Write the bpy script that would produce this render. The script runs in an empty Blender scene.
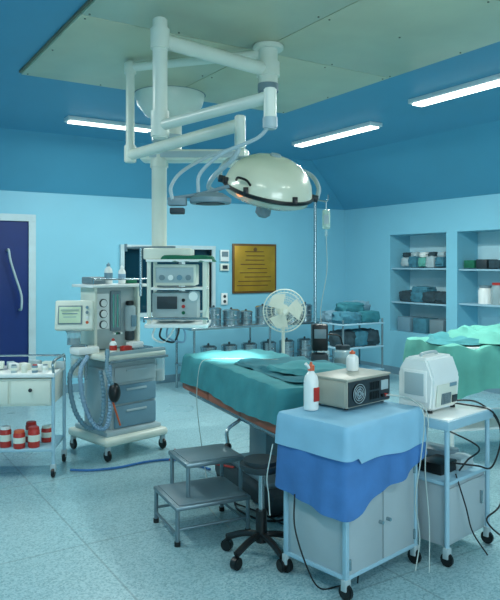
import bpy, bmesh, math, random
from mathutils import Matrix, Vector, Euler, noise
random.seed(7)
YAW=math.radians(32.3)
sc=bpy.context.scene
try: sc.view_settings.view_transform='Standard'
except Exception: pass

def lin(h):
    h=h.lstrip('#'); o=[]
    for i in (0,2,4):
        c=int(h[i:i+2],16)/255
        o.append(c/12.92 if c<=.04045 else ((c+.055)/1.055)**2.4)
    return o
def mat(name,hexc,rough=.5,metal=0,var=.07,scale=6,bump=0,emit=0,trans=0,alpha=1,bscale=60,coat=0):
    m=bpy.data.materials.new(name); m.use_nodes=True
    nt=m.node_tree; b=nt.nodes['Principled BSDF']; c=lin(hexc)
    tc=nt.nodes.new('ShaderNodeTexCoord'); nz=nt.nodes.new('ShaderNodeTexNoise')
    nz.inputs['Scale'].default_value=scale; nz.inputs['Detail'].default_value=4
    nt.links.new(tc.outputs['Object'],nz.inputs['Vector'])
    cr=nt.nodes.new('ShaderNodeValToRGB'); cr.color_ramp.elements[0].position=.3; cr.color_ramp.elements[1].position=.7
    cr.color_ramp.elements[0].color=[x*(1-var) for x in c]+[1]
    cr.color_ramp.elements[1].color=[min(1,x*(1+var)) for x in c]+[1]
    nt.links.new(nz.outputs['Fac'],cr.inputs['Fac']); nt.links.new(cr.outputs['Color'],b.inputs['Base Color'])
    b.inputs['Roughness'].default_value=rough; b.inputs['Metallic'].default_value=metal
    b.inputs['Transmission Weight'].default_value=trans; b.inputs['Alpha'].default_value=alpha
    b.inputs['Coat Weight'].default_value=coat
    if emit:
        b.inputs['Emission Color'].default_value=c+[1]; b.inputs['Emission Strength'].default_value=emit
    if bump:
        n2=nt.nodes.new('ShaderNodeTexNoise'); n2.inputs['Scale'].default_value=bscale
        nt.links.new(tc.outputs['Object'],n2.inputs['Vector'])
        bp=nt.nodes.new('ShaderNodeBump'); bp.inputs['Strength'].default_value=bump; bp.inputs['Distance'].default_value=.01
        nt.links.new(n2.outputs['Fac'],bp.inputs['Height']); nt.links.new(bp.outputs['Normal'],b.inputs['Normal'])
    return m
WALL=mat('wall_paint','#84c6da',.45,var=.03,scale=1.5,bump=.05)
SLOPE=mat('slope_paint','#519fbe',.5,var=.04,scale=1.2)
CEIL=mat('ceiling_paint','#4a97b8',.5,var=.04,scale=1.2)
PANEL=mat('ceiling_panel_metal','#c2c6ac',.4,metal=.1,var=.07,scale=2.5)
SEAM=mat('seam_dark','#6d7060',.6)
NICHE=mat('niche_paint','#b8e0ec',.5,var=.03)
WHITE=mat('white_enamel','#eef2ef',.3,var=.03,coat=.3)
CREAM=mat('cream_enamel','#dde3d6',.32,var=.04)
LGREY=mat('light_grey','#a9bcc0',.4,var=.04)
GREY=mat('grey_plastic','#748a92',.45,var=.05)
BLGREY=mat('blue_grey','#7094a4',.4,var=.05)
BODY=mat('machine_grey','#a9b9bb',.4,var=.05)
DGREY=mat('dark_grey','#27353b',.5)
BLACK=mat('black_plastic','#0b1012',.4)
STEEL=mat('steel','#a0b2b8',.25,metal=.9,var=.08)
DSTEEL=mat('dull_steel','#7b9098',.4,metal=.6,var=.08)
RED=mat('red_plastic','#b8322a',.4)
ORANGE=mat('orange_plastic','#d8643c',.4)
BROWN=mat('brown_leather','#b0644c',.5)
NAVY=mat('navy_door','#0a2a6a',.4,var=.06)
TEAL=mat('teal_drape','#408f96',.85,var=.12,scale=7,bump=.25,bscale=25)
TEALD=mat('teal_drape_dark','#2b7480',.85,var=.14,scale=7,bump=.25,bscale=25)
GREEN=mat('green_drape','#62b0a2',.85,var=.12,scale=6,bump=.25,bscale=22)
GREEND=mat('green_cloth_dark','#136a50',.85,var=.15,scale=10,bump=.3)
LBLUE=mat('light_blue_sheet','#8cc0da',.8,var=.06,scale=6,bump=.2,bscale=20)
DBLUE=mat('denim_blue_sheet','#4278b4',.85,var=.1,scale=8,bump=.2,bscale=25)
BUNDLE=mat('blue_bundle','#3f7a8c',.9,var=.2,scale=14,bump=.4)
BUNDLED=mat('dark_bundle','#2f464f',.9,var=.25,scale=14,bump=.4)
HOSE=mat('hose_blue','#86a8c0',.45)
GOLD=mat('gold_plaque','#b8902e',.35,metal=.4,var=.15,scale=5)
GOLDD=mat('plaque_brown','#6a4a1c',.4)
SCREEN=mat('lcd_screen','#b4ccb0',.2,emit=.15)
GLASS=mat('clear_glass','#d0e4e4',.08,trans=.0,alpha=.35)
DGLASS=mat('dark_window_glass','#0e3444',.1,var=.2,scale=2)
LAMPG=mat('lamp_glass','#c8dcc8',.15,alpha=.6)
WARM=mat('warm_bulb','#ff9040',.4,emit=2.5)
TUBEL=mat('fluorescent_lens','#f6fff4',.4,emit=4)
FRAME=mat('window_frame','#bcd2d6',.4)
CREAMD=mat('dome_enamel','#e4e6ce',.25,var=.03,coat=.5)
CARTBL=mat('pale_blue_paint','#9cc2d2',.4,var=.04)
PANELG=mat('cabinet_panel_grey','#a9b8bd',.45,var=.06,scale=4)
GTOP=mat('esu_grey','#a8a99c',.4)
CABLE=mat('grey_cable','#b4c4c0',.5)
IVB=mat('iv_fluid','#c0dccf',.15,alpha=.75)
FLOOR=bpy.data.materials.new('terrazzo_floor'); FLOOR.use_nodes=True
nt=FLOOR.node_tree; b=nt.nodes['Principled BSDF']; tc=nt.nodes.new('ShaderNodeTexCoord')
v=nt.nodes.new('ShaderNodeTexVoronoi'); v.inputs['Scale'].default_value=120
cr=nt.nodes.new('ShaderNodeValToRGB'); e=cr.color_ramp.elements
e[0].position=0; e[0].color=lin('#7aa2aa')+[1]; e[1].position=1; e[1].color=lin('#accbd0')+[1]
k=cr.color_ramp.elements.new(.5); k.color=lin('#98bfc6')+[1]
sep=nt.nodes.new('ShaderNodeSeparateColor')
nt.links.new(tc.outputs['Object'],v.inputs['Vector']); nt.links.new(v.outputs['Color'],sep.inputs['Color'])
nt.links.new(sep.outputs[0],cr.inputs['Fac'])
nz=nt.nodes.new('ShaderNodeTexNoise'); nz.inputs['Scale'].default_value=1.3
nt.links.new(tc.outputs['Object'],nz.inputs['Vector'])
br=nt.nodes.new('ShaderNodeTexBrick'); br.offset=0; br.inputs['Scale'].default_value=1
br.inputs['Brick Width'].default_value=1.2; br.inputs['Row Height'].default_value=1.2; br.inputs['Mortar Size'].default_value=.006
br.inputs['Color1'].default_value=(1,1,1,1); br.inputs['Color2'].default_value=(.96,.96,.96,1); br.inputs['Mortar'].default_value=(.72,.72,.72,1)
nt.links.new(tc.outputs['Object'],br.inputs['Vector'])
mx=nt.nodes.new('ShaderNodeMix'); mx.data_type='RGBA'; mx.blend_type='MULTIPLY'; mx.inputs[0].default_value=1
nt.links.new(cr.outputs['Color'],mx.inputs[6]); nt.links.new(br.outputs['Color'],mx.inputs[7])
nt.links.new(mx.outputs[2],b.inputs['Base Color'])
mr=nt.nodes.new('ShaderNodeMapRange'); mr.inputs[3].default_value=.2; mr.inputs[4].default_value=.4
nt.links.new(nz.outputs['Fac'],mr.inputs[0]); nt.links.new(mr.outputs[0],b.inputs['Roughness'])

def catmull(pts,n=8):
    P=[Vector(p) for p in pts]
    if len(P)<3: return P
    Q=[P[0]*2-P[1]]+P+[P[-1]*2-P[-2]]; out=[]
    for i in range(1,len(Q)-2):
        a,b_,c,d=Q[i-1:i+3]
        for j in range(n):
            t=j/n
            out.append(.5*((2*b_)+(c-a)*t+(2*a-5*b_+4*c-d)*t*t+(3*b_-a-3*c+d)*t**3))
    out.append(P[-1]); return out

class Obj:
    """mesh assembled in a local frame. x,z = metres right of / ahead of the camera station, ang = heading"""
    def __init__(s,name,loc=(0,0,0),yaw=0,room=False,shift=False):
        s.name=name; s.bm=bmesh.new(); s.mats=[]
        if room: s.M=Matrix.Translation(loc)@Matrix.Rotation(yaw,4,'Z')
        else:
            x,z,h=loc; R=Matrix.Rotation(-YAW,4,'Z')
            s.M=Matrix.Translation(R@Vector((x,z,h)))@Matrix.Rotation(math.radians(yaw)-YAW,4,'Z')
        s.off=Matrix.Translation(-Vector(loc)) if shift else Matrix.Identity(4)
    def _add(s,t,m,M=None,keep=False):
        if M is not None: t.transform(M)
        t.transform(s.off)
        if m not in s.mats: s.mats.append(m)
        i=s.mats.index(m)
        for f in t.faces: f.material_index=i
        me=bpy.data.meshes.new('t'); t.to_mesh(me); t.free(); s.bm.from_mesh(me); bpy.data.meshes.remove(me)
    def box(s,c,size,m,bev=.004,rot=(0,0,0),seg=2):
        t=bmesh.new(); bmesh.ops.create_cube(t,size=1); t.transform(Matrix.Diagonal((*size,1)))
        bev=min(bev,min(size)*.45)
        if bev>0: bmesh.ops.bevel(t,geom=t.edges[:],offset=bev,segments=seg,affect='EDGES',profile=.5)
        s._add(t,m,Matrix.Translation(c)@Euler(rot).to_matrix().to_4x4())
    def cyl(s,p1,p2,r,m,r2=None,n=20,bev=0):
        p1=Vector(p1);p2=Vector(p2);d=p2-p1
        t=bmesh.new(); bmesh.ops.create_cone(t,cap_ends=True,segments=n,radius1=r,radius2=r if r2 is None else r2,depth=d.length)
        if bev:
            ed=[e for e in t.edges if abs((e.verts[0].co.z-e.verts[1].co.z))<1e-6]
            bmesh.ops.bevel(t,geom=ed,offset=bev,segments=2,affect='EDGES')
        q=Vector((0,0,1)).rotation_difference(d.normalized()).to_matrix().to_4x4()
        s._add(t,m,Matrix.Translation((p1+p2)/2)@q)
    def sph(s,c,r,m,scale=(1,1,1),n=20):
        t=bmesh.new(); bmesh.ops.create_uvsphere(t,u_segments=n,v_segments=n//2,radius=r)
        s._add(t,m,Matrix.Translation(c)@Matrix.Diagonal((*scale,1)))
    def lathe(s,prof,m,c=(0,0,0),R=None,n=28):
        t=bmesh.new(); rings=[]
        for r,z in prof:
            if r<1e-5: rings.append([t.verts.new((0,0,z))])
            else: rings.append([t.verts.new((r*math.cos(2*math.pi*i/n),r*math.sin(2*math.pi*i/n),z)) for i in range(n)])
        for a,b_ in zip(rings,rings[1:]):
            for i in range(n):
                j=(i+1)%n
                if len(a)==1 and len(b_)==1: continue
                if len(a)==1: t.faces.new((a[0],b_[i],b_[j]))
                elif len(b_)==1: t.faces.new((a[i],a[j],b_[0]))
                else: t.faces.new((a[i],a[j],b_[j],b_[i]))
        bmesh.ops.recalc_face_normals(t,faces=t.faces[:])
        M=Matrix.Translation(c)
        if R is not None: M=M@R
        s._add(t,m,M)
    def tube(s,pts,r,m,n=8,sm=8,curve=True):
        P=catmull(pts,sm) if curve else [Vector(p) for p in pts]
        t=bmesh.new(); T=[]
        for i in range(len(P)):
            d=(P[min(i+1,len(P)-1)]-P[max(i-1,0)]); T.append(d.normalized() if d.length>1e-9 else Vector((0,0,1)))
        u=T[0].orthogonal().normalized(); rings=[]
        for i,p in enumerate(P):
            if i: u=(T[i-1].rotation_difference(T[i])@u).normalized()
            w=T[i].cross(u).normalized(); rr=r(i) if callable(r) else r
            rings.append([t.verts.new(p+(u*math.cos(2*math.pi*k/n)+w*math.sin(2*math.pi*k/n))*rr) for k in range(n)])
        for a,b_ in zip(rings,rings[1:]):
            for i in range(n): t.faces.new((a[i],a[(i+1)%n],b_[(i+1)%n],b_[i]))
        t.faces.new(rings[0][::-1]); t.faces.new(rings[-1])
        bmesh.ops.recalc_face_normals(t,faces=t.faces[:]); s._add(t,m)
    def hose(s,pts,r,m):
        s.tube(pts,lambda i:r*(1.15 if i%2 else .85),m,n=10,sm=14)
    def poly(s,pts,h,m,M=None,bev=0):
        t=bmesh.new(); vs=[t.verts.new(p) for p in pts]; f=t.faces.new(vs)
        r=bmesh.ops.extrude_face_region(t,geom=[f]); vv=[x for x in r['geom'] if isinstance(x,bmesh.types.BMVert)]
        bmesh.ops.translate(t,verts=vv,vec=h); bmesh.ops.recalc_face_normals(t,faces=t.faces[:])
        if bev: bmesh.ops.bevel(t,geom=t.edges[:],offset=bev,segments=2,affect='EDGES')
        s._add(t,m,M)
    def drape(s,c,a,b_,drop,m,rc=.03,flare=.02,rip=.012,seed=0,K=9,lump=.006,wav=.11,edge=.02,rot=0):
        t=bmesh.new(); per=[]
        def arc(cx,cy,a0):
            for k in range(5):
                an=a0+math.pi/2*k/4; per.append(((cx+rc*math.cos(an),cy+rc*math.sin(an)),(math.cos(an),math.sin(an))))
        def line(p,q,nm):
            L=math.dist(p,q); n=max(3,int(L/.022))
            for k in range(1,n): per.append(((p[0]+(q[0]-p[0])*k/n,p[1]+(q[1]-p[1])*k/n),nm))
        A=a-rc;B=b_-rc
        arc(A,B,0); line((A,b_),(-A,b_),(0,1)); arc(-A,B,math.pi/2); line((-a,B),(-a,-B),(-1,0))
        arc(-A,-B,math.pi); line((-A,-b_),(A,-b_),(0,-1)); arc(A,-B,1.5*math.pi); line((a,-B),(a,B),(1,0))
        N=len(per); sl=[0]
        for i in range(1,N): sl.append(sl[-1]+math.dist(per[i][0],per[i-1][0]))
        rings=[]
        def zt(x,y): return lump*noise.noise(Vector((x*6+seed,y*6,seed)))
        for f in (.15,.35,.55,.75,.9,.97,1):
            rings.append([t.verts.new((p[0]*f,p[1]*f,zt(p[0]*f,p[1]*f)-(.004 if f==1 else 0))) for p,nm in per])
        for k_ in range(1,K+1):
            u=k_/K; rg=[]
            for i,(p,nm) in enumerate(per):
                q=sl[i]
                w=math.sin(q/wav*2*math.pi+seed+1.5*math.sin(q*3.1+seed))*.6+noise.noise(Vector((q*9,seed,u*1.5)))
                off=.008+flare*u+rip*w*u
                dz=drop(p[0],p[1])*u if callable(drop) else drop*u
                rg.append(t.verts.new((p[0]+nm[0]*off,p[1]+nm[1]*off,-edge*.2-dz)))
            rings.append(rg)
        c0=t.verts.new((0,0,zt(0,0)))
        for i in range(N): t.faces.new((c0,rings[0][i],rings[0][(i+1)%N]))
        for x,y in zip(rings,rings[1:]):
            for i in range(N): t.faces.new((x[i],y[i],y[(i+1)%N],x[(i+1)%N]))
        bmesh.ops.recalc_face_normals(t,faces=t.faces[:])
        s._add(t,m,Matrix.Translation(c)@Matrix.Rotation(rot,4,'Z'))
    def lumpy(s,c,size,m,seed=0,amp=.12):
        t=bmesh.new(); bmesh.ops.create_cube(t,size=1); bmesh.ops.subdivide_edges(t,edges=t.edges[:],cuts=5,use_grid_fill=True)
        for v_ in t.verts:
            p=v_.co; q=p.normalized()*.62; p2=p.lerp(q,.42)
            p2+=p.normalized()*amp*noise.noise(p*4+Vector((seed,seed*2,0)))
            p2.z=max(p2.z,-.5); v_.co=p2
        t.transform(Matrix.Diagonal((*size,1))); s._add(t,m,Matrix.Translation(c))
    def caster(s,x,y,h=.10,r=.035):
        s.cyl((x-.012,y,r),(x+.012,y,r),r,BLACK,n=16,bev=.004)
        s.box((x,y,(h+r)/2+.006),(.04,.03,h-r),LGREY,.003)
    def done(s,parent=None):
        me=bpy.data.meshes.new(s.name); s.bm.to_mesh(me); s.bm.free()
        for m in s.mats: me.materials.append(m)
        for p in me.polygons: p.use_smooth=True
        me.set_sharp_from_angle(angle=math.radians(35))
        o=bpy.data.objects.new(s.name,me); sc.collection.objects.link(o)
        if parent is not None:
            o.parent=parent; o.matrix_parent_inverse=parent.matrix_world.inverted()
        o.matrix_world=s.M; return o

# ================= ROOM =================
X0,X1,Y0,Y1=-1.2,6.81,-1.5,7.99; WH=2.41; CH=3.0; CX=5.66; CY=7.35
o=Obj('floor',(0,0,0),room=True); o.box(((X0+X1)/2+.2,(Y0+Y1)/2,-.05),(X1-X0+.9,Y1-Y0+.6,.1),FLOOR,0); o.done()
WX0,WX1,WZ0,WZ1=3.15,4.42,.93,1.76
o=Obj('wall_back',(0,0,0),room=True)
def seg(o,x0,x1,y0,y1,z0,z1,m): o.box(((x0+x1)/2,(y0+y1)/2,(z0+z1)/2),(x1-x0,y1-y0,z1-z0),m,0)
seg(o,X0-.2,WX0,Y1,Y1+.2,0,WH+.1,WALL); seg(o,WX1,X1+.45,Y1,Y1+.2,0,WH+.1,WALL)
seg(o,WX0,WX1,Y1,Y1+.2,0,WZ0,WALL); seg(o,WX0,WX1,Y1,Y1+.2,WZ1,WH+.1,WALL); o.done()
o=Obj('wall_right',(0,0,0),room=True)
D=.4
for y0,y1,z0,z1 in ((Y0-.2,4.76,0,WH+.1),(5.79,5.97,0,WH+.1),(7.0,Y1+.0,0,WH+.1),(4.76,5.79,0,.61),(4.76,5.79,1.98,WH+.1),(5.97,7.0,0,.61),(5.97,7.0,1.98,WH+.1)):
    seg(o,X1,X1+D,y0,y1,z0,z1,WALL)
seg(o,X1+D,X1+D+.05,4.5,7.2,.4,2.2,NICHE)
o.done()
o=Obj('wall_left',(0,0,0),room=True); seg(o,X0-.2,X0,Y0,Y1,0,CH+.1,WALL); o.done()
o=Obj('wall_front',(0,0,0),room=True); seg(o,X0-.2,X1,Y0-.2,Y0,0,CH+.1,WALL); o.done()
o=Obj('ceiling',(0,0,0),room=True); seg(o,X0-.2,CX,Y0-.2,CY,CH,CH+.1,CEIL)
o.poly([(X0-.2,Y1,WH),(X1,Y1,WH),(CX,CY,CH),(X0-.2,CY,CH)],(0,0,.1),SLOPE)
o.poly([(X1,Y0-.2,WH),(CX,Y0-.2,CH),(CX,CY,CH),(X1,Y1,WH)],(0,0,.1),SLOPE)
o.done()
o=Obj('ceiling_panel',(2.4,3,0),room=True,shift=True)
for i,(a0,a1) in enumerate(((1.2,2.4),(2.4,3.6))):
    for j,(b0,b1) in enumerate(((.9,2.3),(2.3,3.7),(3.7,5.1))):
        o.box(((a0+a1)/2,(b0+b1)/2,2.985),(a1-a0-.008,b1-b0-.008,.03),PANEL,.003)
o.box((2.4,3.0,2.992),(2.42,4.22,.015),SEAM,0)
for x in (1.24,1.8,2.36,2.44,3.0,3.56):
    for y in (1.0,1.7,2.26,2.34,3.0,3.66,3.74,4.4,5.05): o.cyl((x,y,2.972),(x,y,2.965),.006,SEAM,n=8)
o.done()
o=Obj('trim_back_window',(3.78,7.98,1.3),room=True,shift=True)
for a in ((WX0,WX1,WZ1,WZ1+.05),(WX0,WX1,WZ0-.05,WZ0)): seg(o,a[0]-.05,a[1]+.05,7.95,8.05,a[2],a[3],FRAME)
for x in (WX0-.025,WX1+.025,3.98): seg(o,x-.025,x+.025,7.955,8.045,WZ0,WZ1,FRAME)
o.done()
o=Obj('window_1',(3.78,8.06,1.3),room=True,shift=True); seg(o,WX0,WX1,8.05,8.08,WZ0,WZ1,DGLASS)
seg(o,WX0,WX1,8.09,8.1,WZ0,WZ1,DGREY); o.done()
o=Obj('door_1',(1.48,7.96,0),room=True,shift=True)
seg(o,1.015,1.96,7.955,7.982,.01,2.058,NAVY)
for x in (.975,2.0): seg(o,x-.04,x+.04,7.93,7.985,0,2.059,FRAME)
seg(o,.935,2.04,7.93,7.985,2.06,2.14,FRAME)
seg(o,1.05,1.9,7.948,7.955,.05,.35,DSTEEL)
o.tube([(1.72,7.955,1.72),(1.72,7.87,1.72),(1.74,7.87,1.6),(1.8,7.87,1.4),(1.86,7.87,1.2),(1.86,7.87,1.05),(1.86,7.955,1.03)],.014,LGREY)
o.done()
for nm,(x0,x1,y0,y1) in {'baseboard_back':(2.05,X1-.02,7.975,7.989),'baseboard_right':(6.795,6.809,Y0,7.97)}.items():
    o=Obj(nm,((x0+x1)/2,(y0+y1)/2,0),room=True,shift=True); seg(o,x0,x1,y0,y1,0,.1,BLGREY); o.done()
shelf=[]
for i,(y0,y1,hs) in enumerate(((5.97,7.0,(1.03,1.51)),(4.76,5.79,(1.06,1.5)))):
    for h in hs:
        o=Obj('niche_shelf',(7.02,(y0+y1)/2,h),room=True); o.box((0,0,-.012),(.36,y1-y0-.004,.022),CARTBL,.002); shelf.append(o.done())
o=Obj('folded_linen_pile',(7.0,6.5,1.512),room=True)
for k in range(5):
    o.lumpy((random.uniform(-.02,.02),-.34+k*.16,.08),(.22,.15,.13+.03*(k%2)),(BUNDLE,LGREY,GREEN)[k%3],k)
    o.lumpy((0,-.34+k*.16,.18),(.18,.12,.07),(LGREY,BUNDLED,WHITE)[k%3],k+9)
o.done(shelf[1])
o=Obj('wrapped_instrument_bundle',(7.0,6.48,1.032),room=True)
for k in range(4): o.lumpy((0,-.36+k*.22,.075),(.25,.24,.15),(BUNDLED,BUNDLED,BUNDLE)[k%3],k+3)
o.lumpy((0,.05,.17),(.2,.3,.1),BUNDLE,17)
o.done(shelf[0])
def bottle(o,x,y,z,r,h,body,cap,band=None):
    o.lathe([(0,0),(r*.92,0),(r,.01),(r,h*.6),(r*.85,h*.7),(r*.4,h*.8),(r*.4,h*.84)],body,(x,y,z),n=18)
    o.lathe([(r*.46,h*.82),(r*.46,h*.93),(r*.2,h*.95),(r*.15,h),(0,h)],cap,(x,y,z),n=14)
    if band: o.lathe([(r*1.01,h*.18),(r*1.02,h*.2),(r*1.02,h*.5),(r*1.01,h*.52)],band,(x,y,z),n=18)
o=Obj('glass_jar_set',(7.0,5.3,1.061),room=True)
for k,(y,h,r) in enumerate(((.2,.2,.09),(0,.24,.1),(-.22,.18,.09),(-.4,.22,.08))):
    o.lathe([(0,0),(r,0),(r,h*.85),(r*.8,h),(r*.8,h)],(WHITE,GLASS,LGREY,WHITE)[k],(0,y,0)); o.cyl((0,y,h),(0,y,h+.03),r*.85,(GREY,RED,GREY,BLGREY)[k])
o.done()
o=Obj('supply_box_stack',(7.0,5.25,1.501),room=True)
for k in range(5): o.box((0,.42-k*.19,.06),(.22,.16,.1+.02*(k%2)),(GREEND,DGREY,BUNDLED,GREEN,LGREY)[k],.006)
o.done()
o=Obj('supply_box_stack',(7.0,6.5,.611),room=True)
for k in range(3): o.box((0,.3-k*.3,.1),(.25,.24,.2),(BLGREY,BUNDLE,GREY)[k],.008)
o.done()
LC=(.93,1,.95)
def fixture(x,y,lx,ly,E=55):
    o=Obj('ceiling_light',(x,y,CH),room=True)
    o.box((0,0,-.02),(lx+.05,ly+.05,.04),WHITE,.004); o.box((0,0,-.046),(lx,ly,.016),TUBEL,.004); ob=o.done()
    l=bpy.data.lights.new('tube','AREA'); l.shape='RECTANGLE'; l.size=lx; l.size_y=ly; l.energy=E; l.color=LC
    lo=bpy.data.objects.new('tube_light',l); sc.collection.objects.link(lo); lo.parent=ob; lo.location=(0,0,-.06)
fixture(4.68,5.68,.12,1.3,60); fixture(4.36,3.5,.12,1.3,54); fixture(2.4,6.45,.85,.1,36)
fixture(.2,4.6,.2,1.3,34); fixture(.2,1.4,.2,1.3,16); fixture(3.0,.3,1.3,.2,22)  # out-of-view fixtures, added to brighten the room
o=Obj('added_fill_window',(1.4,-1.49,1.6),room=True)  # unseen window behind the camera, added as a source of ambient fill
o.box((0,-.002,0),(2.2,.01,1.2),mat('fill_glow_pane','#dff4ff',.3,emit=1.5),0)
for x in (-1.13,0,1.13): o.box((x,.015,0),(.06,.04,1.3),FRAME,.004)
for z in (-.63,.63): o.box((0,.015,z),(2.3,.04,.06),FRAME,.004)
ob=o.done()
l=bpy.data.lights.new('added_fill_light','AREA'); l.shape='RECTANGLE'; l.size=2.1; l.size_y=1.1; l.energy=52; l.color=(.84,.97,1)  # fill lamp belonging to the added window
lo=bpy.data.objects.new('added_fill_light',l); sc.collection.objects.link(lo); lo.parent=ob; lo.location=(0,.06,0); lo.rotation_euler=(math.radians(90),0,0)

# ================= wall items =================
o=Obj('wall_plaque',(5.12,7.975,1.5),room=True)
o.box((0,0,0),(.74,.02,.7),GOLDD,.004); o.box((0,-.012,0),(.68,.01,.64),GOLD,.002)
for k in range(9): o.box((random.uniform(-.05,.05),-.019,.24-k*.06),(random.uniform(.3,.56),.003,.012),GOLDD,0)
o.cyl((0,-.012,.27),(0,-.02,.27),.03,GOLDD)
o.done()
o=Obj('wall_thermostat',(4.62,7.97,1.6),room=True); o.box((0,0,.08),(.14,.03,.16),WHITE,.006); o.box((0,-.017,.1),(.1,.004,.07),GREY,0); o.box((0,0,-.08),(.14,.03,.1),CREAM,.006); o.box((0,-.017,-.08),(.08,.004,.05),DGREY,0); o.done()
o=Obj('wall_socket',(4.62,7.975,1.08),room=True); o.box((0,0,0),(.1,.02,.16),WHITE,.005); o.cyl((0,-.008,.035),(0,-.014,.035),.022,DGREY); o.cyl((0,-.008,-.035),(0,-.014,-.035),.022,DGREY); o.done()

# ================= surgical light =================
o=Obj('surgical_light',(.117,4.3,3.0),0,shift=True)
M=(.117,4.3); J1=(-.504,3.72); J2=(-.83,4.6); E1=(.093,3.08); E2=(-.054,3.6)
o.cyl((*M,2.97),(*M,2.94),.1,CREAM,n=32,bev=.005); o.cyl((*M,2.95),(*M,2.72),.062,CREAM,n=28); o.cyl((*M,2.73),(*M,2.66),.068,GREY,n=28,bev=.01)
o.cyl((*M,2.87),(*M,2.76),.075,CREAM,n=28,bev=.01)
o.cyl((M[0],M[1],2.81),(J1[0],J1[1],2.81),.043,CREAM); o.cyl((*J1,2.93),(*J1,2.30),.042,CREAM,n=24,bev=.008); o.cyl((*J1,2.88),(*J1,2.75),.054,CREAM,n=24,bev=.01)
o.cyl((*J1,2.42),(*J1,2.26),.052,CREAM,n=24,bev=.01)
o.cyl((*J1,2.33),(*E1,2.33),.03,CREAM); o.cyl((*E1,2.37),(*E1,2.20),.03,CREAM,n=24,bev=.006); o.cyl((*E1,2.24),(*E1,2.18),.034,LGREY,n=24,bev=.006)
o.cyl((M[0],M[1],2.92),(J2[0],J2[1],2.92),.03,CREAM); o.cyl((*J2,2.96),(*J2,2.28),.03,CREAM,n=24,bev=.006); o.cyl((*J2,2.95),(*J2,2.87),.042,CREAM,bev=.006)
o.cyl((*J2,2.38),(*J2,2.26),.042,CREAM,bev=.006)
o.cyl((*J2,2.31),(*E2,2.31),.036,CREAM); o.cyl((*E2,2.36),(*E2,2.18),.03,CREAM,n=24,bev=.006)
o.tube([(*E2,2.2),(-.09,3.62,2.13),(-.2,3.72,2.05),(-.24,3.85,2.0),(-.2,3.97,1.99)],.014,LGREY)
o.tube([(*E1,2.2),(.03,3.1,2.14),(-.13,3.15,2.08),(-.24,3.2,1.99),(-.25,3.2,1.9)],.009,LGREY)
o.tube([(*E2,2.19),(-.2,3.5,2.13),(-.33,3.3,2.02),(-.38,3.2,1.93),(-.37,3.17,1.86)],.009,LGREY)
o.tube([(-.38,3.2,1.87),(-.25,3.2,1.89),(-.1,3.2,1.93)],.009,GREY)
o.box((-.35,3.2,1.855),(.09,.06,.04),GREY,.008); o.box((-.35,3.2,1.81),(.07,.05,.03),DGREY,.006)
o.lathe([(0,.03),(.06,.025),(.1,0),(.1,-.02),(.095,-.025),(0,-.02)],GREY,(-.19,3.2,1.87))
o.lathe([(0,-.026),(.07,-.026),(.07,-.022)],DGREY,(-.19,3.2,1.868))
u=Vector((.20,-.34,.9)).normalized(); R=Vector((0,0,1)).rotation_difference(u).to_matrix().to_4x4(); C=Vector((.11,4.0,2.01))
S=.94
def sp(p): return [(r*S,z*S) for r,z in p]
o.lathe(sp([(0,.215),(.06,.213),(.12,.2),(.18,.172),(.23,.13),(.265,.078),(.285,.02),(.288,0)]),CREAMD,C,R,n=48)
o.lathe(sp([(.287,.008),(.298,.006),(.3,-.008),(.29,-.018),(.28,-.018)]),BLACK,C,R,n=48)
o.lathe(sp([(.283,-.015),(.27,-.05),(.22,-.075),(.14,-.09),(.05,-.095),(.05,-.1)]),LAMPG,C,R,n=48)
o.lathe(sp([(.05,-.08),(.05,-.17),(.03,-.19),(0,-.19)]),GREY,C,R)
def L(x,y,z): return C+R.to_3x3()@Vector((x*S,y*S,z*S))
o.sph(L(-.12,0,-.045),.035,WARM); o.sph(L(0,0,-.04),.05,LGREY); o.sph(L(-.17,-.1,-.04),.025,WARM)
o.cyl(L(0,0,.21),L(0,0,.228),.035,LGREY,bev=.005)
for sx in (-1,1): o.cyl(L(sx*.285,0,.0),L(sx*.325,0,.0),.022,DGREY)
o.tube([L(-.32,0,0),L(-.32,.1,.06),L(-.24,.26,.1),L(0,.35,.1),L(.24,.26,.1),L(.32,.1,.06),L(.32,0,0)],.014,LGREY)
o.tube([L(-.12,-.262,.06),L(-.15,-.285,.09),L(-.2,-.255,.09),L(-.21,-.2,.06)],.007,BLACK)
for a in (-1.2,-.5,.6): o.box(L(.292*math.sin(a),-.292*math.cos(a),.02),(.03,.02,.04),BLACK,.004)
ob=o.done()
l=bpy.data.lights.new('surgical_spot','SPOT'); l.energy=520; l.spot_size=math.radians(24); l.spot_blend=.9; l.shadow_soft_size=.1; l.color=(.95,1,.95)
lo=bpy.data.objects.new('surgical_spot',l); sc.collection.objects.link(lo)
Rw=Matrix.Rotation(-YAW,3,'Z'); pw=Rw@(C-u*.22); lo.parent=ob; lo.matrix_parent_inverse=ob.matrix_world.inverted()
aim=(C-u*.22)-Vector((-.13,4.95,.87))
lo.matrix_world=Matrix.Translation(pw)@(Rw@aim).to_track_quat('Z','Y').to_matrix().to_4x4()

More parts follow.
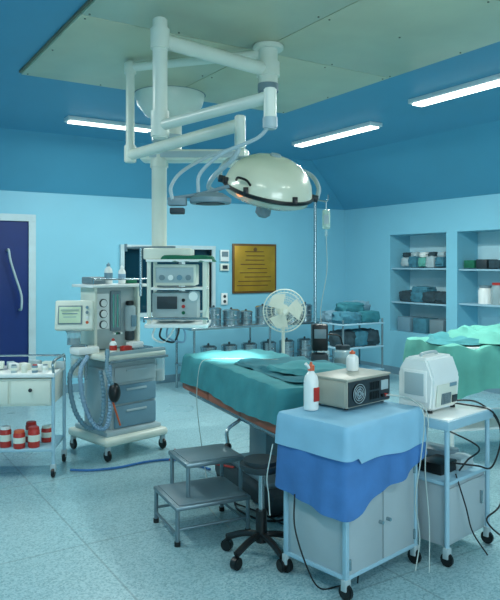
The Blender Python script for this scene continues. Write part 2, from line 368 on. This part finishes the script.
# ================= supply pendant =================
o=Obj('ceiling_supply_pendant',(-.67,5.55,3.0),0,shift=True)
P=(-.67,5.55)
o.lathe([(.29,0),(.29,-.05),(.27,-.12),(.2,-.2),(.12,-.25),(.1,-.25),(0,-.25)],CREAM,(*P,2.999),n=40)
o.lathe([(.3,-.0),(.3,-.03),(.28,-.03)],GREY,(*P,2.999),n=40)
o.cyl((*P,2.76),(*P,2.44),.1,CREAM,n=28); o.lathe([(.1,.03),(.15,.02),(.15,-.02),(.1,-.03)],LGREY,(*P,2.6))
o.box((-.47,5.5,2.45),(.86,.2,.09),CREAM,.02); o.box((-.47,5.395,2.45),(.7,.01,.05),LGREY,.003)
o.cyl((-.1,5.5,2.5),(-.1,5.5,2.36),.09,CREAM,bev=.01)
CX_,CZ_=-.745,5.45
o.cyl((CX_,CZ_,2.45),(CX_,CZ_,1.66),.062,CREAM,n=28); o.cyl((CX_,CZ_,2.42),(CX_,CZ_,2.34),.075,CREAM,bev=.01)
o.box((-.66,5.45,1.64),(.38,.34,.09),CREAM,.012); o.box((-.56,5.42,1.585),(.52,.4,.02),WHITE,.004)
for x in (-.80,-.36):
    for z in (5.26,5.6): o.box((x,z,1.32),(.03,.03,.54),CREAM,.004)
o.box((-.58,5.43,1.07),(.5,.44,.03),WHITE,.006); o.box((-.58,5.43,1.36),(.46,.36,.015),WHITE,.003)
o.tube([(-.83,5.2,1.1),(-.83,5.2,1.13),(-.33,5.2,1.13),(-.33,5.2,1.1)],.01,STEEL,curve=False)
o.box((-.6,5.44,1.47),(.34,.3,.17),CREAM,.01); o.box((-.6,5.44,1.22),(.36,.3,.22),BODY,.012)
o.box((-.6,5.285,1.47),(.3,.01,.12),LGREY,.003); o.box((-.66,5.283,1.25),(.16,.012,.1),DGREY,.003)
for k in range(4): o.cyl((-.7+k*.07,5.285,1.45),(-.7+k*.07,5.265,1.45),.022,(GREY,WHITE,BLGREY,GREY)[k],n=16)
for k in range(3): o.cyl((-.53,5.29,1.17+k*.05),(-.53,5.275,1.17+k*.05),.014,(GREEND,RED,BLACK)[k],n=12)
o.cyl((-.45,5.3,1.3),(-.45,5.27,1.3),.045,LGREY); o.cyl((-.45,5.272,1.3),(-.45,5.265,1.3),.036,WHITE)
o.drape((-.5,5.4,1.625),.19,.15,.045,GREEND,flare=.02,rip=.01,seed=3,lump=.02)
o.cyl((-.88,5.35,1.69),(-.88,5.35,1.3),.012,STEEL); o.cyl((-.95,5.35,1.69),(-.6,5.35,1.69),.012,DSTEEL)
o.cyl((-1.0,5.35,1.72),(-1.0,5.35,1.66),.012,DSTEEL); o.cyl((-1.0,5.35,1.69),(-.88,5.35,1.69),.01,DSTEEL)
for k in range(3): o.tube([(-.76+k*.05,5.35,1.06),(-.78+k*.06,5.33,.97),(-.7+k*.08,5.33,.93),(-.64+k*.06,5.33,.99),(-.6+k*.03,5.35,1.06)],.008,(WHITE,BLACK,HOSE)[k])
o.done()

# ================= anesthesia machine =================
o=Obj('anesthesia_machine',(-1.10,5.62,0),45)
o.box((-.02,0,.15),(.62,.6,.07),CREAM,.03,seg=3); o.box((-.02,0,.2),(.54,.5,.05),LGREY,.02)
for x in (-.29,.25):
    for y in (-.26,.26): o.caster(x,y,.13,.045)
o.box((0,0,.5),(.46,.4,.58),BODY,.02,seg=3)
for k,(z,h) in enumerate(((.66,.13),(.5,.15),(.32,.18))):
    o.box((.01,-.205,z),(.41,.03,h),(BODY,BLGREY,BLGREY)[k],.012); o.box((.01,-.226,z+h*.25),(.2,.012,.018),LGREY,.004)
o.box((-.235,-.02,.48),(.02,.3,.46),LGREY,.01)
o.box((-.02,-.02,.81),(.6,.52,.05),CREAM,.02,seg=3); o.box((-.0,-.1,.785),(.55,.42,.02),GREY,.006)
o.box((-.02,-.265,.845),(.56,.015,.03),LGREY,.005)
o.box((0,.16,1.1),(.44,.16,.52),BODY,.012)
for x in (-.215,.215): o.box((x,.14,1.1),(.03,.22,.54),CREAM,.006)
o.box((-.13,.075,1.16),(.13,.03,.3),WHITE,.008); o.box((.0,.07,1.16),(.1,.03,.34),GREY,.006)
for k in range(4): o.cyl((-.03+k*.02,.052,1.02),(-.03+k*.02,.052,1.3),.006,GLASS if k%2 else GREEN,n=10)
for k in range(4): o.cyl((-.033+k*.022,.055,.97),(-.033+k*.022,.025,.97),.01,(WHITE,GREEND,DGREY,WHITE)[k],n=10)
for k in range(3): o.cyl((-.13,.062,1.05+k*.09),(-.13,.045,1.05+k*.09),.035,DGREY,n=20); o.cyl((-.13,.046,1.05+k*.09),(-.13,.04,1.05+k*.09),.029,WHITE,n=20)
o.cyl((.14,.06,.98),(.14,.06,1.2),.05,LGREY,bev=.01); o.cyl((.14,.06,1.2),(.14,.06,1.24),.035,BLACK,bev=.006); o.box((.14,.0,1.07),(.05,.02,.1),BLGREY,.005)
o.cyl((.14,.06,.9),(.14,.06,.98),.04,DGREY,bev=.006)
o.box((0,.14,1.375),(.56,.34,.025),WHITE,.008)
o.tube([(-.27,-.02,1.39),(-.27,-.02,1.43),(.27,-.02,1.43),(.27,-.02,1.39)],.007,STEEL,curve=False)
bottle(o,-.05,.1,1.39,.035,.18,WHITE,BLGREY,BLGREY); bottle(o,.1,.12,1.39,.032,.16,WHITE,WHITE,HOSE); o.box((-.17,.14,1.42),(.14,.16,.06),GREY,.01); o.box((.2,.16,1.41),(.1,.12,.05),GREEND,.01)
Rm=Matrix.Rotation(math.radians(-38),4,'Z')
def lm(x,y,z,c=Vector((-.40,.05,1.14))): return c+Rm.to_3x3()@Vector((x,y,z))
e_=(math.radians(-12),0,math.radians(-38))
o.box(lm(0,0,0),(.3,.09,.24),CREAM,.015,rot=e_,seg=3); o.box(lm(-.03,-.047,.01),(.19,.012,.15),GREY,.003,rot=e_); o.box(lm(-.03,-.053,.01),(.17,.01,.13),SCREEN,.002,rot=e_)
for k in range(4): o.cyl(lm(.105,-.04,.07-k*.04),lm(.105,-.062,.07-k*.04),.012,(BLGREY,GREY,WHITE,ORANGE)[k],n=12)
for k in range(4): o.box(lm(-.03,-.06,.05-k*.028),(.14-.02*k,.004,.006),BLGREY,0,rot=e_)
o.tube([lm(0,.04,-.03),(-.3,.14,1.1),(-.2,.16,1.1)],.02,GREY)
o.cyl((-.34,-.02,.62),(-.34,-.02,.9),.012,STEEL); o.box((-.34,.0,.86),(.2,.14,.06),WHITE,.015)
o.cyl((-.38,.1,.9),(-.38,.1,1.0),.055,GLASS,n=24); o.cyl((-.38,.1,1.0),(-.38,.1,1.02),.06,LGREY); o.cyl((-.38,.1,.9),(-.38,.1,.95),.05,BLGREY)
o.lathe([(0,0),(.065,0),(.07,.02),(.07,.18),(.05,.2),(0,.2)],GLASS,(-.36,.05,.64)); o.cyl((-.36,.05,.66),(-.36,.05,.78),.06,CREAM); o.cyl((-.36,.05,.84),(-.36,.05,.9),.07,GREY,bev=.01)
o.hose([(-.36,-.08,.82),(-.46,-.14,.72),(-.45,-.16,.5),(-.38,-.2,.3),(-.3,-.25,.27),(-.28,-.28,.42),(-.29,-.29,.62),(-.27,-.26,.76)],.018,HOSE)
o.hose([(-.4,-.05,.8),(-.5,-.05,.68),(-.48,-.08,.42),(-.4,-.14,.27),(-.32,-.2,.3),(-.3,-.22,.5),(-.32,-.2,.72)],.018,BLGREY)
o.hose([(-.26,-.2,.82),(-.33,-.32,.88),(-.36,-.36,.72),(-.3,-.37,.6)],.015,BLGREY)
o.sph((-.3,-.37,.56),.06,BLACK,(.8,.8,1.3)); o.tube([(-.3,-.34,.5),(-.24,-.32,.36),(-.2,-.3,.28)],.008,ORANGE)
bottle(o,-.16,-.14,.835,.03,.12,WHITE,RED,RED); o.box((-.05,-.16,.86),(.09,.06,.05),RED,.01); o.box((.1,-.13,.85),(.2,.14,.025),STEEL,.006); o.lumpy((.08,-.1,.88),(.12,.1,.05),WHITE,2)
o.cyl((.33,-.1,.55),(.33,-.1,.8),.055,GLASS); o.cyl((.33,-.1,.55),(.33,-.1,.64),.05,LGREY); o.cyl((.33,-.1,.8),(.33,-.1,.83),.06,GREY); o.box((.26,-.1,.7),(.1,.03,.04),STEEL,.003)
o.done()

# ================= left instrument trolley =================
o=Obj('instrument_trolley',(-1.76,5.02,0),4)
for x in (-.31,.31):
    for y in (-.19,.19):
        o.cyl((x,y,.08),(x,y,.76),.013,CARTBL); o.caster(x,y,.09,.035)
o.box((0,0,.745),(.64,.42,.03),WHITE,.006); o.box((0,0,.62),(.6,.38,.2),CREAM,.006)
for x in (-.15,.15): o.box((x,-.197,.62),(.28,.012,.17),CREAM,.005); o.sph((x,-.212,.64),.014,DGREY)
o.box((0,0,.2),(.63,.41,.02),CARTBL,.004)
o.tube([(.31,-.19,.76),(.31,-.19,.84),(.33,0,.86),(.31,.19,.84),(.31,.19,.76)],.01,STEEL)
o.tube([(-.31,.19,.84),(.31,.19,.84)],.008,STEEL,curve=False)
tr=o.done()
def jar(o,x,y,z,r,h,m,lid):
    o.lathe([(0,0),(r*.95,0),(r,.008),(r,h*.8),(r*.85,h*.88)],m,(x,y,z),n=20); o.cyl((x,y,z+h*.84),(x,y,z+h),r*.9,lid,bev=.004)
    o.lathe([(r*1.01,h*.3),(r*1.015,h*.32),(r*1.015,h*.6),(r*1.01,h*.62)],CREAM,(x,y,z),n=20)
o=Obj('specimen_jar_set',(-1.76,5.0,.211),4)
for k,(x,y,h) in enumerate(((.16,-.12,.15),(.06,-.14,.13),(-.05,-.1,.15),(.22,.03,.12),(.1,.04,.15))): jar(o,x,y,0,.042,h,RED,(RED,ORANGE,WHITE,CREAM,RED)[k])
o.done(tr)
o=Obj('gauze_pack_pile',(-1.72,5.0,.76),4)
for k in range(9): o.box((-.22+.06*k,-.06+.07*(k%3),.025+.012*(k%2)),(.055,.09,.05),(WHITE,CREAM,LGREY)[k%3],.006,rot=(0,0,.2*k))
for k in range(4): jar(o,-.02+.075*k,-.13,0,.022,.06,(LGREY,CREAM,BLGREY,WHITE)[k],(GREY,WHITE,RED,GREY)[k])
o.done(tr)

# ================= operating table =================
o=Obj('operating_table',(.135,4.57,0),-64.9)
hl,hw=.83,.34
o.box((.02,0,.08),(.95,.46,.12),DGREY,.03,seg=3); o.box((.0,0,.15),(.7,.36,.05),DSTEEL,.015)
o.box((.05,0,.36),(.26,.24,.4),DSTEEL,.01); o.box((.05,0,.52),(.32,.3,.1),DGREY,.02)
for x in (-.4,.44):
    for y in (-.2,.2): o.cyl((x,y-.02,.035),(x,y+.02,.035),.035,BLACK,n=16)
o.box((0,0,.565),(1.58,.52,.03),STEEL,.006)
for y in (-.31,.31): o.box((0,y,.57),(1.5,.012,.03),STEEL,.003)
for k in range(3): o.box((-.55+k*.55,0,.63),(.54,.70,.08),BROWN,.02,seg=3)
o.box((0,0,.77),(2*hl-.06,2*hw-.06,.16),TEALD,.04,seg=3)
o.tube([(.2,-.31,.56),(.2,-.4,.5),(.25,-.42,.42)],.012,STEEL); o.sph((.25,-.42,.41),.025,BLACK)
o.tube([(-.15,-.2,.14),(-.4,-.42,.16),(-.55,-.5,.2)],.008,RED,curve=False); o.tube([(-.5,-.36,.17),(-.42,-.58,.17)],.008,RED,curve=False)
tb=o.done()
o=Obj('surgical_drape',(.135,4.57,.865),-64.9)
o.drape((0,0,0),hl,hw,lambda x,y:.185+.012*math.sin(x*5)+.02*(y<0),TEAL,flare=.03,rip=.008,seed=1,lump=.02,wav=.2,rc=.05)
o.drape((.28,.08,.022),.42,.26,lambda x,y:.012 if y<.2 else .16,TEALD,flare=.03,rip=.012,seed=5,lump=.03,rc=.04,wav=.2)
o.drape((.45,.04,.05),.2,.16,.02,TEAL,flare=.03,rip=.015,seed=8,lump=.04,rot=.3)
o.tube([(-.3,-.3,.02),(-.33,-.37,.0),(-.33,-.4,-.1),(-.3,-.42,-.3),(-.25,-.4,-.6),(-.1,-.42,-.8),(.1,-.5,-.855),(.5,-.52,-.855)],.003,CABLE)
o.tube([(-.3,-.3,.02),(-.2,-.1,.02),(.0,.2,.02)],.003,CABLE)
o.done(tb)

# ================= step stool =================
o=Obj('step_stool',(-.40,3.66,0),25.8)
W=.43
for x in (0,W):
    for y in (0,.38):
        o.cyl((x,y,0),(x,y,.2),.012,DSTEEL); o.cyl((x,y,0),(x,y,.025),.017,BLACK)
    o.cyl((x,0,.06),(x,.38,.06),.008,DSTEEL)
for x in (.1,W):
    for y in (.1,.38): o.cyl((x,y,.2),(x,y,.39),.012,DSTEEL)
o.cyl((0,0,.09),(W,0,.09),.008,DSTEEL); o.cyl((0,.38,.09),(W,.38,.09),.008,DSTEEL)
o.box((W/2,.19,.205),(W+.03,.41,.025),DSTEEL,.008); o.box((W/2,.19,.22),(W-.02,.37,.006),GREY,.002)
o.box((.05+W/2,.24,.405),(W-.06,.32,.03),DSTEEL,.01); o.box((.05+W/2,.24,.422),(W-.11,.28,.006),GREY,.002)
o.done()
o=Obj('foot_pedal',(-.36,4.42,0),30); o.box((0,0,.03),(.2,.15,.05),BLACK,.015); o.box((.02,-.02,.07),(.1,.1,.03),DGREY,.01,rot=(.25,0,0)); o.done()

# ================= rolling stool =================
o=Obj('rolling_stool',(.06,3.53,0),10)
for k in range(5):
    a=k*2*math.pi/5-1.2; c,s_=math.cos(a),math.sin(a)
    o.tube([(0,0,.12),(.1*c,.1*s_,.11),(.2*c,.2*s_,.075)],.018,BLACK); o.cyl((.2*c-.02*s_,.2*s_+.02*c,.032),(.2*c+.02*s_,.2*s_-.02*c,.032),.032,BLACK,n=16,bev=.005)
o.cyl((0,0,.08),(0,0,.25),.03,BLACK); o.cyl((0,0,.25),(0,0,.46),.016,STEEL); o.cyl((0,0,.46),(0,0,.52),.115,DGREY,n=32,bev=.02); o.done()

# ================= cart 1 =================
A1=42.7
o=Obj('equipment_cart',(.52,3.40,0),A1)
for x in (-.28,.28):
    for y in (-.19,.19):
        o.box((x,y,.42),(.024,.024,.68),CARTBL,.003); o.caster(x,y,.09,.038)
o.box((0,0,.775),(.6,.42,.03),WHITE,.005); o.box((0,0,.1),(.58,.4,.02),CARTBL,.003); o.box((0,0,.42),(.55,.37,.015),CARTBL,.003)
o.box((-.275,0,.35),(.01,.36,.5),PANELG,.002); o.box((.275,0,.35),(.01,.36,.5),PANELG,.002); o.box((0,.185,.35),(.54,.01,.5),PANELG,.002)
o.box((-.135,-.19,.35),(.262,.014,.49),PANELG,.003); o.box((.135,-.19,.35),(.262,.014,.49),PANELG,.003)
o.cyl((.03,-.197,.3),(.03,-.22,.3),.009,STEEL); o.cyl((-.03,-.197,.3),(-.03,-.22,.3),.009,STEEL)
for z in (.16,.5):
    for x in (-.262,.262): o.cyl((x,-.2,z-.025),(x,-.2,z+.025),.007,STEEL,n=10)
c1=o.done()
o=Obj('cart_cloth',(.52,3.40,.80),A1)
o.drape((0,0,.0),.305,.212,lambda x,y:.40-.17*(x+.3)/.6-.06*(y+.2)/.4+.018*math.sin(x*14),DBLUE,flare=.025,rip=.014,seed=4,rc=.02,wav=.17,K=14)
o.drape((0,0,.012),.312,.222,lambda x,y:.175+.008*math.sin(x*14)-.03*(x<-.25),LBLUE,flare=.014,rip=.004,seed=2,rc=.015,wav=.3,K=8,lump=.004)
o.done(c1)
def cp(x,y,c=(.52,3.40)):
    a=math.radians(A1); return (c[0]+x*math.cos(a)-y*math.sin(a),c[1]+x*math.sin(a)+y*math.cos(a))
o=Obj('electrosurgical_unit',(*cp(.10,.085),.818),A1)
o.box((0,0,.08),(.36,.24,.14),GTOP,.006); o.box((0,0,.152),(.37,.25,.012),GTOP,.004); o.box((0,-.122,.08),(.345,.01,.125),DGREY,.003)
o.box((-.182,0,.08),(.008,.22,.12),GTOP,.003)
o.cyl((-.1,-.125,.08),(-.1,-.134,.08),.05,BLACK,n=28)
for r in (.048,.036,.024,.012):
    o.tube([(-.1+r*math.cos(t*math.pi/12),-.137,.08+r*math.sin(t*math.pi/12)) for t in range(25)],.0018,LGREY,n=5,curve=False)
for k in range(4): o.box((-.1+.018*math.cos(k*math.pi/2),-.1355,.08+.018*math.sin(k*math.pi/2)),(.03,.002,.012),GREY,0,rot=(0,k*math.pi/2+.6,0))
for i in range(6):
    for j in range(2): o.box((.0+i*.014,-.129,.055+j*.05),(.006,.004,.04),BLACK,0)
o.box((.12,-.13,.1),(.06,.006,.05),LGREY,.002)
for k in range(3): o.cyl((.1+k*.025,-.127,.045),(.1+k*.025,-.14,.045),.009,(BLACK,RED,STEEL)[k],n=12)
for x in (-.15,.15):
    for y in (-.09,.09): o.cyl((x,y,0),(x,y,.012),.012,BLACK)
o.tube([(.12,-.14,.045),(.16,-.2,.04),(.17,-.27,.03),(.16,-.345,-.04),(.13,-.345,-.25),(.09,-.34,-.45),(.12,-.345,-.65),(.06,-.36,-.79)],.0032,CABLE)
o.tube([(.15,-.14,.045),(.19,-.22,.03),(.19,-.345,-.03),(.17,-.345,-.3),(.2,-.35,-.6),(.12,-.4,-.805)],.003,CABLE)
o.done(c1)
o=Obj('spray_bottle',(*cp(-.175,.12),.818),A1); bottle(o,0,0,0,.038,.24,WHITE,ORANGE,None); o.box((0,-.037,.08),(.04,.006,.07),RED,.002); o.cyl((0,0,.2),(-.04,0,.235),.008,WHITE); o.done()
o=Obj('spray_bottle',(*cp(.17,.13),.977),A1); bottle(o,0,0,0,.034,.11,WHITE,ORANGE,None); o.done()
o=Obj('power_cable',(.3,3.2,0),A1)
o.tube([(-.07,.05,.45),(-.09,.03,.3),(-.06,-.02,.12),(.0,-.05,.01),(.1,-.1,.008)],.004,BLACK)
o.tube([(-.07,.2,.66),(-.09,.22,.5),(-.06,.24,.4),(-.07,.22,.3)],.003,CABLE)
o.tube([(.16,-.1,.4),(.2,-.14,.3),(.22,-.12,.15),(.17,-.14,.01)],.004,BLACK)
o.done(c1)

# ================= cart 2 =================
o=Obj('monitor_cart',(1.035,3.70,0),A1)
for x in (-.21,.21):
    for y in (-.195,.195): o.cyl((x,y,.08),(x,y,.72),.013,CARTBL); o.caster(x,y,.09,.035)
o.box((0,0,.725),(.47,.44,.05),CARTBL,.006); o.box((0,0,.752),(.45,.42,.006),WHITE,.002)
o.box((0,0,.42),(.43,.4,.02),CARTBL,.004); o.box((0,0,.25),(.4,.37,.32),PANELG,.006); o.box((0,-.19,.25),(.37,.012,.28),PANELG,.004)
o.box((.13,-.2,.28),(.012,.02,.07),STEEL,.003)
o.box((-.05,-.05,.46),(.18,.14,.06),BLACK,.01); o.box((.1,.05,.47),(.14,.2,.08),GREY,.01); o.lumpy((.08,-.1,.46),(.14,.1,.07),LGREY,4); o.box((-.12,.1,.5),(.1,.12,.13),DGREY,.01)
o.tube([(.05,.0,.78),(.13,-.1,.77),(.2,-.23,.74),(.24,-.26,.6),(.16,-.25,.45),(.05,-.22,.47),(-.03,-.12,.48)],.005,BLACK)
o.tube([(.1,.0,.78),(.24,-.12,.77),(.3,-.22,.65),(.32,-.25,.4),(.25,-.25,.22),(.12,-.24,.16),(.3,-.3,.02),(.6,-.35,.008)],.005,BLACK)
o.tube([(.2,.1,.6),(.1,-.2,.56),(-.05,-.22,.52),(-.1,-.2,.47)],.005,BLACK)
o.tube([(-.1,-.18,.45),(-.12,-.25,.3),(-.05,-.25,.15),(.05,-.28,.01)],.004,BLACK)
c2=o.done()
o=Obj('patient_monitor',(1.005,3.705,.757),A1)
pr=[(-.15,-.10,.0),(-.15,-.115,.17),(-.15,-.07,.28),(-.15,.06,.28),(-.15,.11,.2),(-.15,.11,0)]
o.poly([(x+.0,y,z+.012) for x,y,z in pr],(.27,0,0),WHITE,bev=.012)
o.box((-.015,-.112,.09),(.2,.006,.12),CREAM,.003,rot=(.08,0,0)); o.box((.04,-.118,.14),(.07,.006,.02),BLGREY,.001,rot=(.08,0,0))
for i in range(7): o.box((-.07+i*.014,-.1175,.07),(.006,.004,.06),GREY,0,rot=(.08,0,0))
o.box((.06,-.116,.06),(.05,.006,.04),DGREY,.002,rot=(.08,0,0))
o.box((-.152,0,.14),(.012,.15,.17),WHITE,.006); o.box((-.159,0,.15),(.006,.12,.12),LGREY,.003)
o.tube([(-.09,0,.285),(-.08,0,.305),(.05,0,.305),(.06,0,.285)],.009,LGREY)
for x in (-.13,.1):
    for y in (-.08,.08): o.cyl((x,y,0),(x,y,.014),.014,BLACK)
o.done(c2)

# ================= IV pole =================
o=Obj('iv_pole',(.50,5.1,0),0)
o.cyl((0,0,.1),(0,0,2.05),.012,STEEL); o.cyl((0,0,.1),(0,0,1.0),.018,STEEL)
for k in range(5):
    a=k*2*math.pi/5; o.tube([(0,0,.12),(.22*math.cos(a),.22*math.sin(a),.06)],.012,DSTEEL,curve=False); o.cyl((.22*math.cos(a)-.012,.22*math.sin(a),.028),(.22*math.cos(a)+.012,.22*math.sin(a),.028),.028,BLACK,n=14)
o.tube([(-.1,0,2.09),(-.09,0,2.04),(0,0,2.05),(.09,0,2.04),(.1,0,2.09)],.006,STEEL)
o.box((.085,0,1.9),(.06,.03,.15),IVB,.013,seg=3); o.box((.085,-.017,1.9),(.04,.003,.07),LGREY,0); o.tube([(.085,0,2.04),(.085,0,1.98)],.003,WHITE,curve=False)
o.cyl((.085,0,1.77),(.085,0,1.82),.01,GLASS); o.tube([(.085,0,1.77),(.09,0,1.5),(.04,-.02,1.2),(.06,-.05,1.0)],.003,CABLE)
o.box((.03,-.04,1.0),(.12,.1,.2),BLACK,.012); o.box((.03,-.093,1.03),(.09,.006,.07),GREY,.002)
o.box((.03,-.03,.78),(.13,.11,.2),DGREY,.02)
o.done()

# ================= fan =================
o=Obj('pedestal_fan',(.33,6.6,0),8)
o.lathe([(0,.05),(.05,.05),(.19,.02),(.2,0),(0,0)],CREAM); o.cyl((0,0,.04),(0,0,1.0),.016,CREAM)
o.cyl((0,.0,.95),(0,.0,1.06),.03,CREAM); o.cyl((0,-.03,1.1),(0,.14,1.1),.06,CREAM,bev=.015)
def ring(R_,y,r): o.tube([(R_*math.cos(t*math.pi/18),y,1.1+R_*math.sin(t*math.pi/18)) for t in range(37)],r,CREAM,n=6,curve=False)
ring(.21,-.06,.006)
for R_,y in ((.18,-.085),(.14,-.1),(.1,-.108),(.18,-.035),(.12,-.02)): ring(R_,y,.0022)
for k in range(36):
    a=k*math.pi/18; c,s_=math.cos(a),math.sin(a)
    o.tube([(.03*c,-.112,1.1+.03*s_),(.13*c,-.104,1.1+.13*s_),(.19*c,-.08,1.1+.19*s_),(.21*c,-.06,1.1+.21*s_),(.18*c,-.035,1.1+.18*s_),(.05*c,-.015,1.1+.05*s_)],.0013,CREAM,n=4,sm=3)
o.cyl((0,-.115,1.1),(0,-.1,1.1),.026,CREAM)
for k in range(3):
    a0=k*2*math.pi/3; pts=[]
    for r,a in ((.03,0),(.1,-.5),(.17,-.6),(.188,.1),(.17,.75),(.09,.75),(.03,.6)): pts.append((r*math.cos(a0+a),-.065,1.1+r*math.sin(a0+a)))
    o.poly(pts,(0,.012,0),CREAM)
o.done()

# ================= back instrument table =================
o=Obj('instrument_table',(4.8,7.35,0),0,room=True)
for x in (-1.1,0,1.05):
    for y in (-.24,.24): o.cyl((x,y,0),(x,y,.77),.015,STEEL)
o.box((-.02,0,.775),(2.25,.54,.03),STEEL,.006); o.box((-.02,0,.3),(2.2,.5,.02),STEEL,.004); it=o.done()
def drum(o,x,y,z,r,h):
    o.lathe([(0,0),(r,0),(r,h*.8),(r*1.04,h*.81),(r*1.04,h*.9),(r*.8,h*.97),(0,h)],STEEL,(x,y,z),n=24); o.sph((x,y,z+h*1.03),.015,DGREY)
    o.lathe([(r*1.01,h*.3),(r*1.02,h*.34),(r*1.01,h*.38)],DSTEEL,(x,y,z),n=24)
    o.tube([(x-.03,y-r,z+h*.6),(x,y-r-.03,z+h*.6),(x+.03,y-r,z+h*.6)],.005,STEEL)
o=Obj('sterilizing_drum_set',(4.8,7.3,.791),0,room=True)
for k in range(8): drum(o,-.95+k*.24,.03*(k%2),0,.085+.012*(k%3),.17+.03*((k*2)%3))
o.done(it)
o=Obj('sterilizing_drum_set',(4.8,7.3,.311),0,room=True)
for k in range(6): drum(o,-.8+k*.3,0,0,.1,.24)
o.done(it)
o=Obj('utility_trolley',(5.72,6.58,0),0,room=True)
for x in (-.33,.33):
    for y in (-.22,.22): o.cyl((x,y,.08),(x,y,.86),.013,DSTEEL); o.caster(x,y,.09,.035)
for z in (.2,.5,.8): o.box((0,0,z),(.7,.48,.02),CARTBL,.004)
ut=o.done()
o=Obj('linen_bundle_pile',(5.72,6.58,.811),0,room=True)
for k,(x,y,z) in enumerate(((-.17,-.1,.07),(.15,-.1,.07),(-.16,.13,.07),(.16,.12,.08),(-.05,-.02,.18),(.12,.05,.19))): o.lumpy((x,y,z),(.32,.23,.15),(BUNDLE,TEALD,BLGREY)[k%3],k)
o.done(ut)
o=Obj('linen_bundle_pile',(5.72,6.58,.511),0,room=True)
for k in range(3): o.lumpy((-.2+k*.2,-.05,.1),(.23,.3,.2),(BUNDLED,BUNDLE,BUNDLED)[k],k+20)
o.done(ut)
o=Obj('suction_jar_stand',(.78,6.3,0),0)
for x in (-.14,.14):
    o.cyl((x,0,.06),(x,0,.55),.012,STEEL); o.caster(x,0,.08,.03)
for x in (-.14,.14): o.box((x,0,.09),(.04,.3,.03),STEEL,.005)
o.box((0,0,.5),(.4,.26,.02),STEEL,.004); o.box((0,0,.2),(.36,.24,.02),STEEL,.004)
for k,x in enumerate((-.11,.1)):
    o.lathe([(0,0),(.08,0),(.085,.02),(.085,.22),(.06,.25)],GLASS,(x,0,.51)); o.cyl((x,0,.52),(x,0,.66),.075,BUNDLED); o.cyl((x,0,.75),(x,0,.79),.07,DGREY,bev=.005)
o.tube([(-.11,0,.79),(-.08,0,.88),(.06,0,.88),(.1,0,.79)],.008,BLACK)
o.done()

# ================= green covered table =================
o=Obj('covered_instrument_table',(2.08,5.65,0),14)
for x in (-.58,.58):
    for y in (-.3,.3): o.cyl((x,y,.08),(x,y,.88),.016,WHITE); o.caster(x,y,.09,.04)
o.box((0,0,.885),(1.24,.68,.03),WHITE,.005); o.box((0,0,.25),(1.2,.64,.02),WHITE,.004)
o.drape((0,0,.91),.65,.37,lambda x,y:.36+.05*math.sin(x*6)+.03*math.sin(y*9),GREEN,flare=.05,rip=.022,seed=6,lump=.04,wav=.22,rc=.06)
o.drape((.12,.03,1.0),.42,.24,lambda x,y:.07,GREEN,flare=.1,rip=.02,seed=12,lump=.07,wav=.3,rc=.1,rot=.2)
o.drape((-.38,-.03,.95),.2,.2,lambda x,y:.03,TEAL,flare=.05,rip=.02,seed=15,lump=.05,wav=.2,rc=.08,rot=-.3)
o.done()
o=Obj('floor_hose',(-.9,5.0,0),0,shift=True)
o.tube([(-1.35,4.99,.011),(-1.2,4.98,.011),(-1.0,5.05,.011),(-.8,5.2,.011),(-.6,5.25,.011),(-.4,5.1,.011),(-.3,5.0,.011)],.009,DBLUE); o.done()
o=Obj('floor_cable',(.3,4.2,0),0,shift=True)
o.tube([(-.1,4.5,.008),(-.08,4.2,.008),(.1,4.0,.008),(.3,4.05,.008),(.45,3.95,.008)],.006,BLACK)
o.tube([(-.1,4.3,.008),(.05,4.15,.008),(.2,3.95,.008),(.3,3.85,.008)],.005,BLACK)
o.tube([(-.02,4.35,.008),(.0,4.05,.008),(.1,3.9,.008),(.15,3.75,.008),(.22,3.72,.008)],.004,CABLE); o.done()

w=bpy.data.worlds.new('world'); sc.world=w; w.use_nodes=True
w.node_tree.nodes['Background'].inputs[0].default_value=(.5,.8,.95,1); w.node_tree.nodes['Background'].inputs[1].default_value=.3
cam=bpy.data.cameras.new('camera'); co=bpy.data.objects.new('camera',cam); sc.collection.objects.link(co)
cam.sensor_fit='VERTICAL'; cam.sensor_height=24; cam.lens=664/600*24; cam.shift_y=-35/600; cam.clip_start=.05
co.location=(0,0,1.55); co.rotation_euler=(math.radians(90),0,-YAW)
sc.camera=co
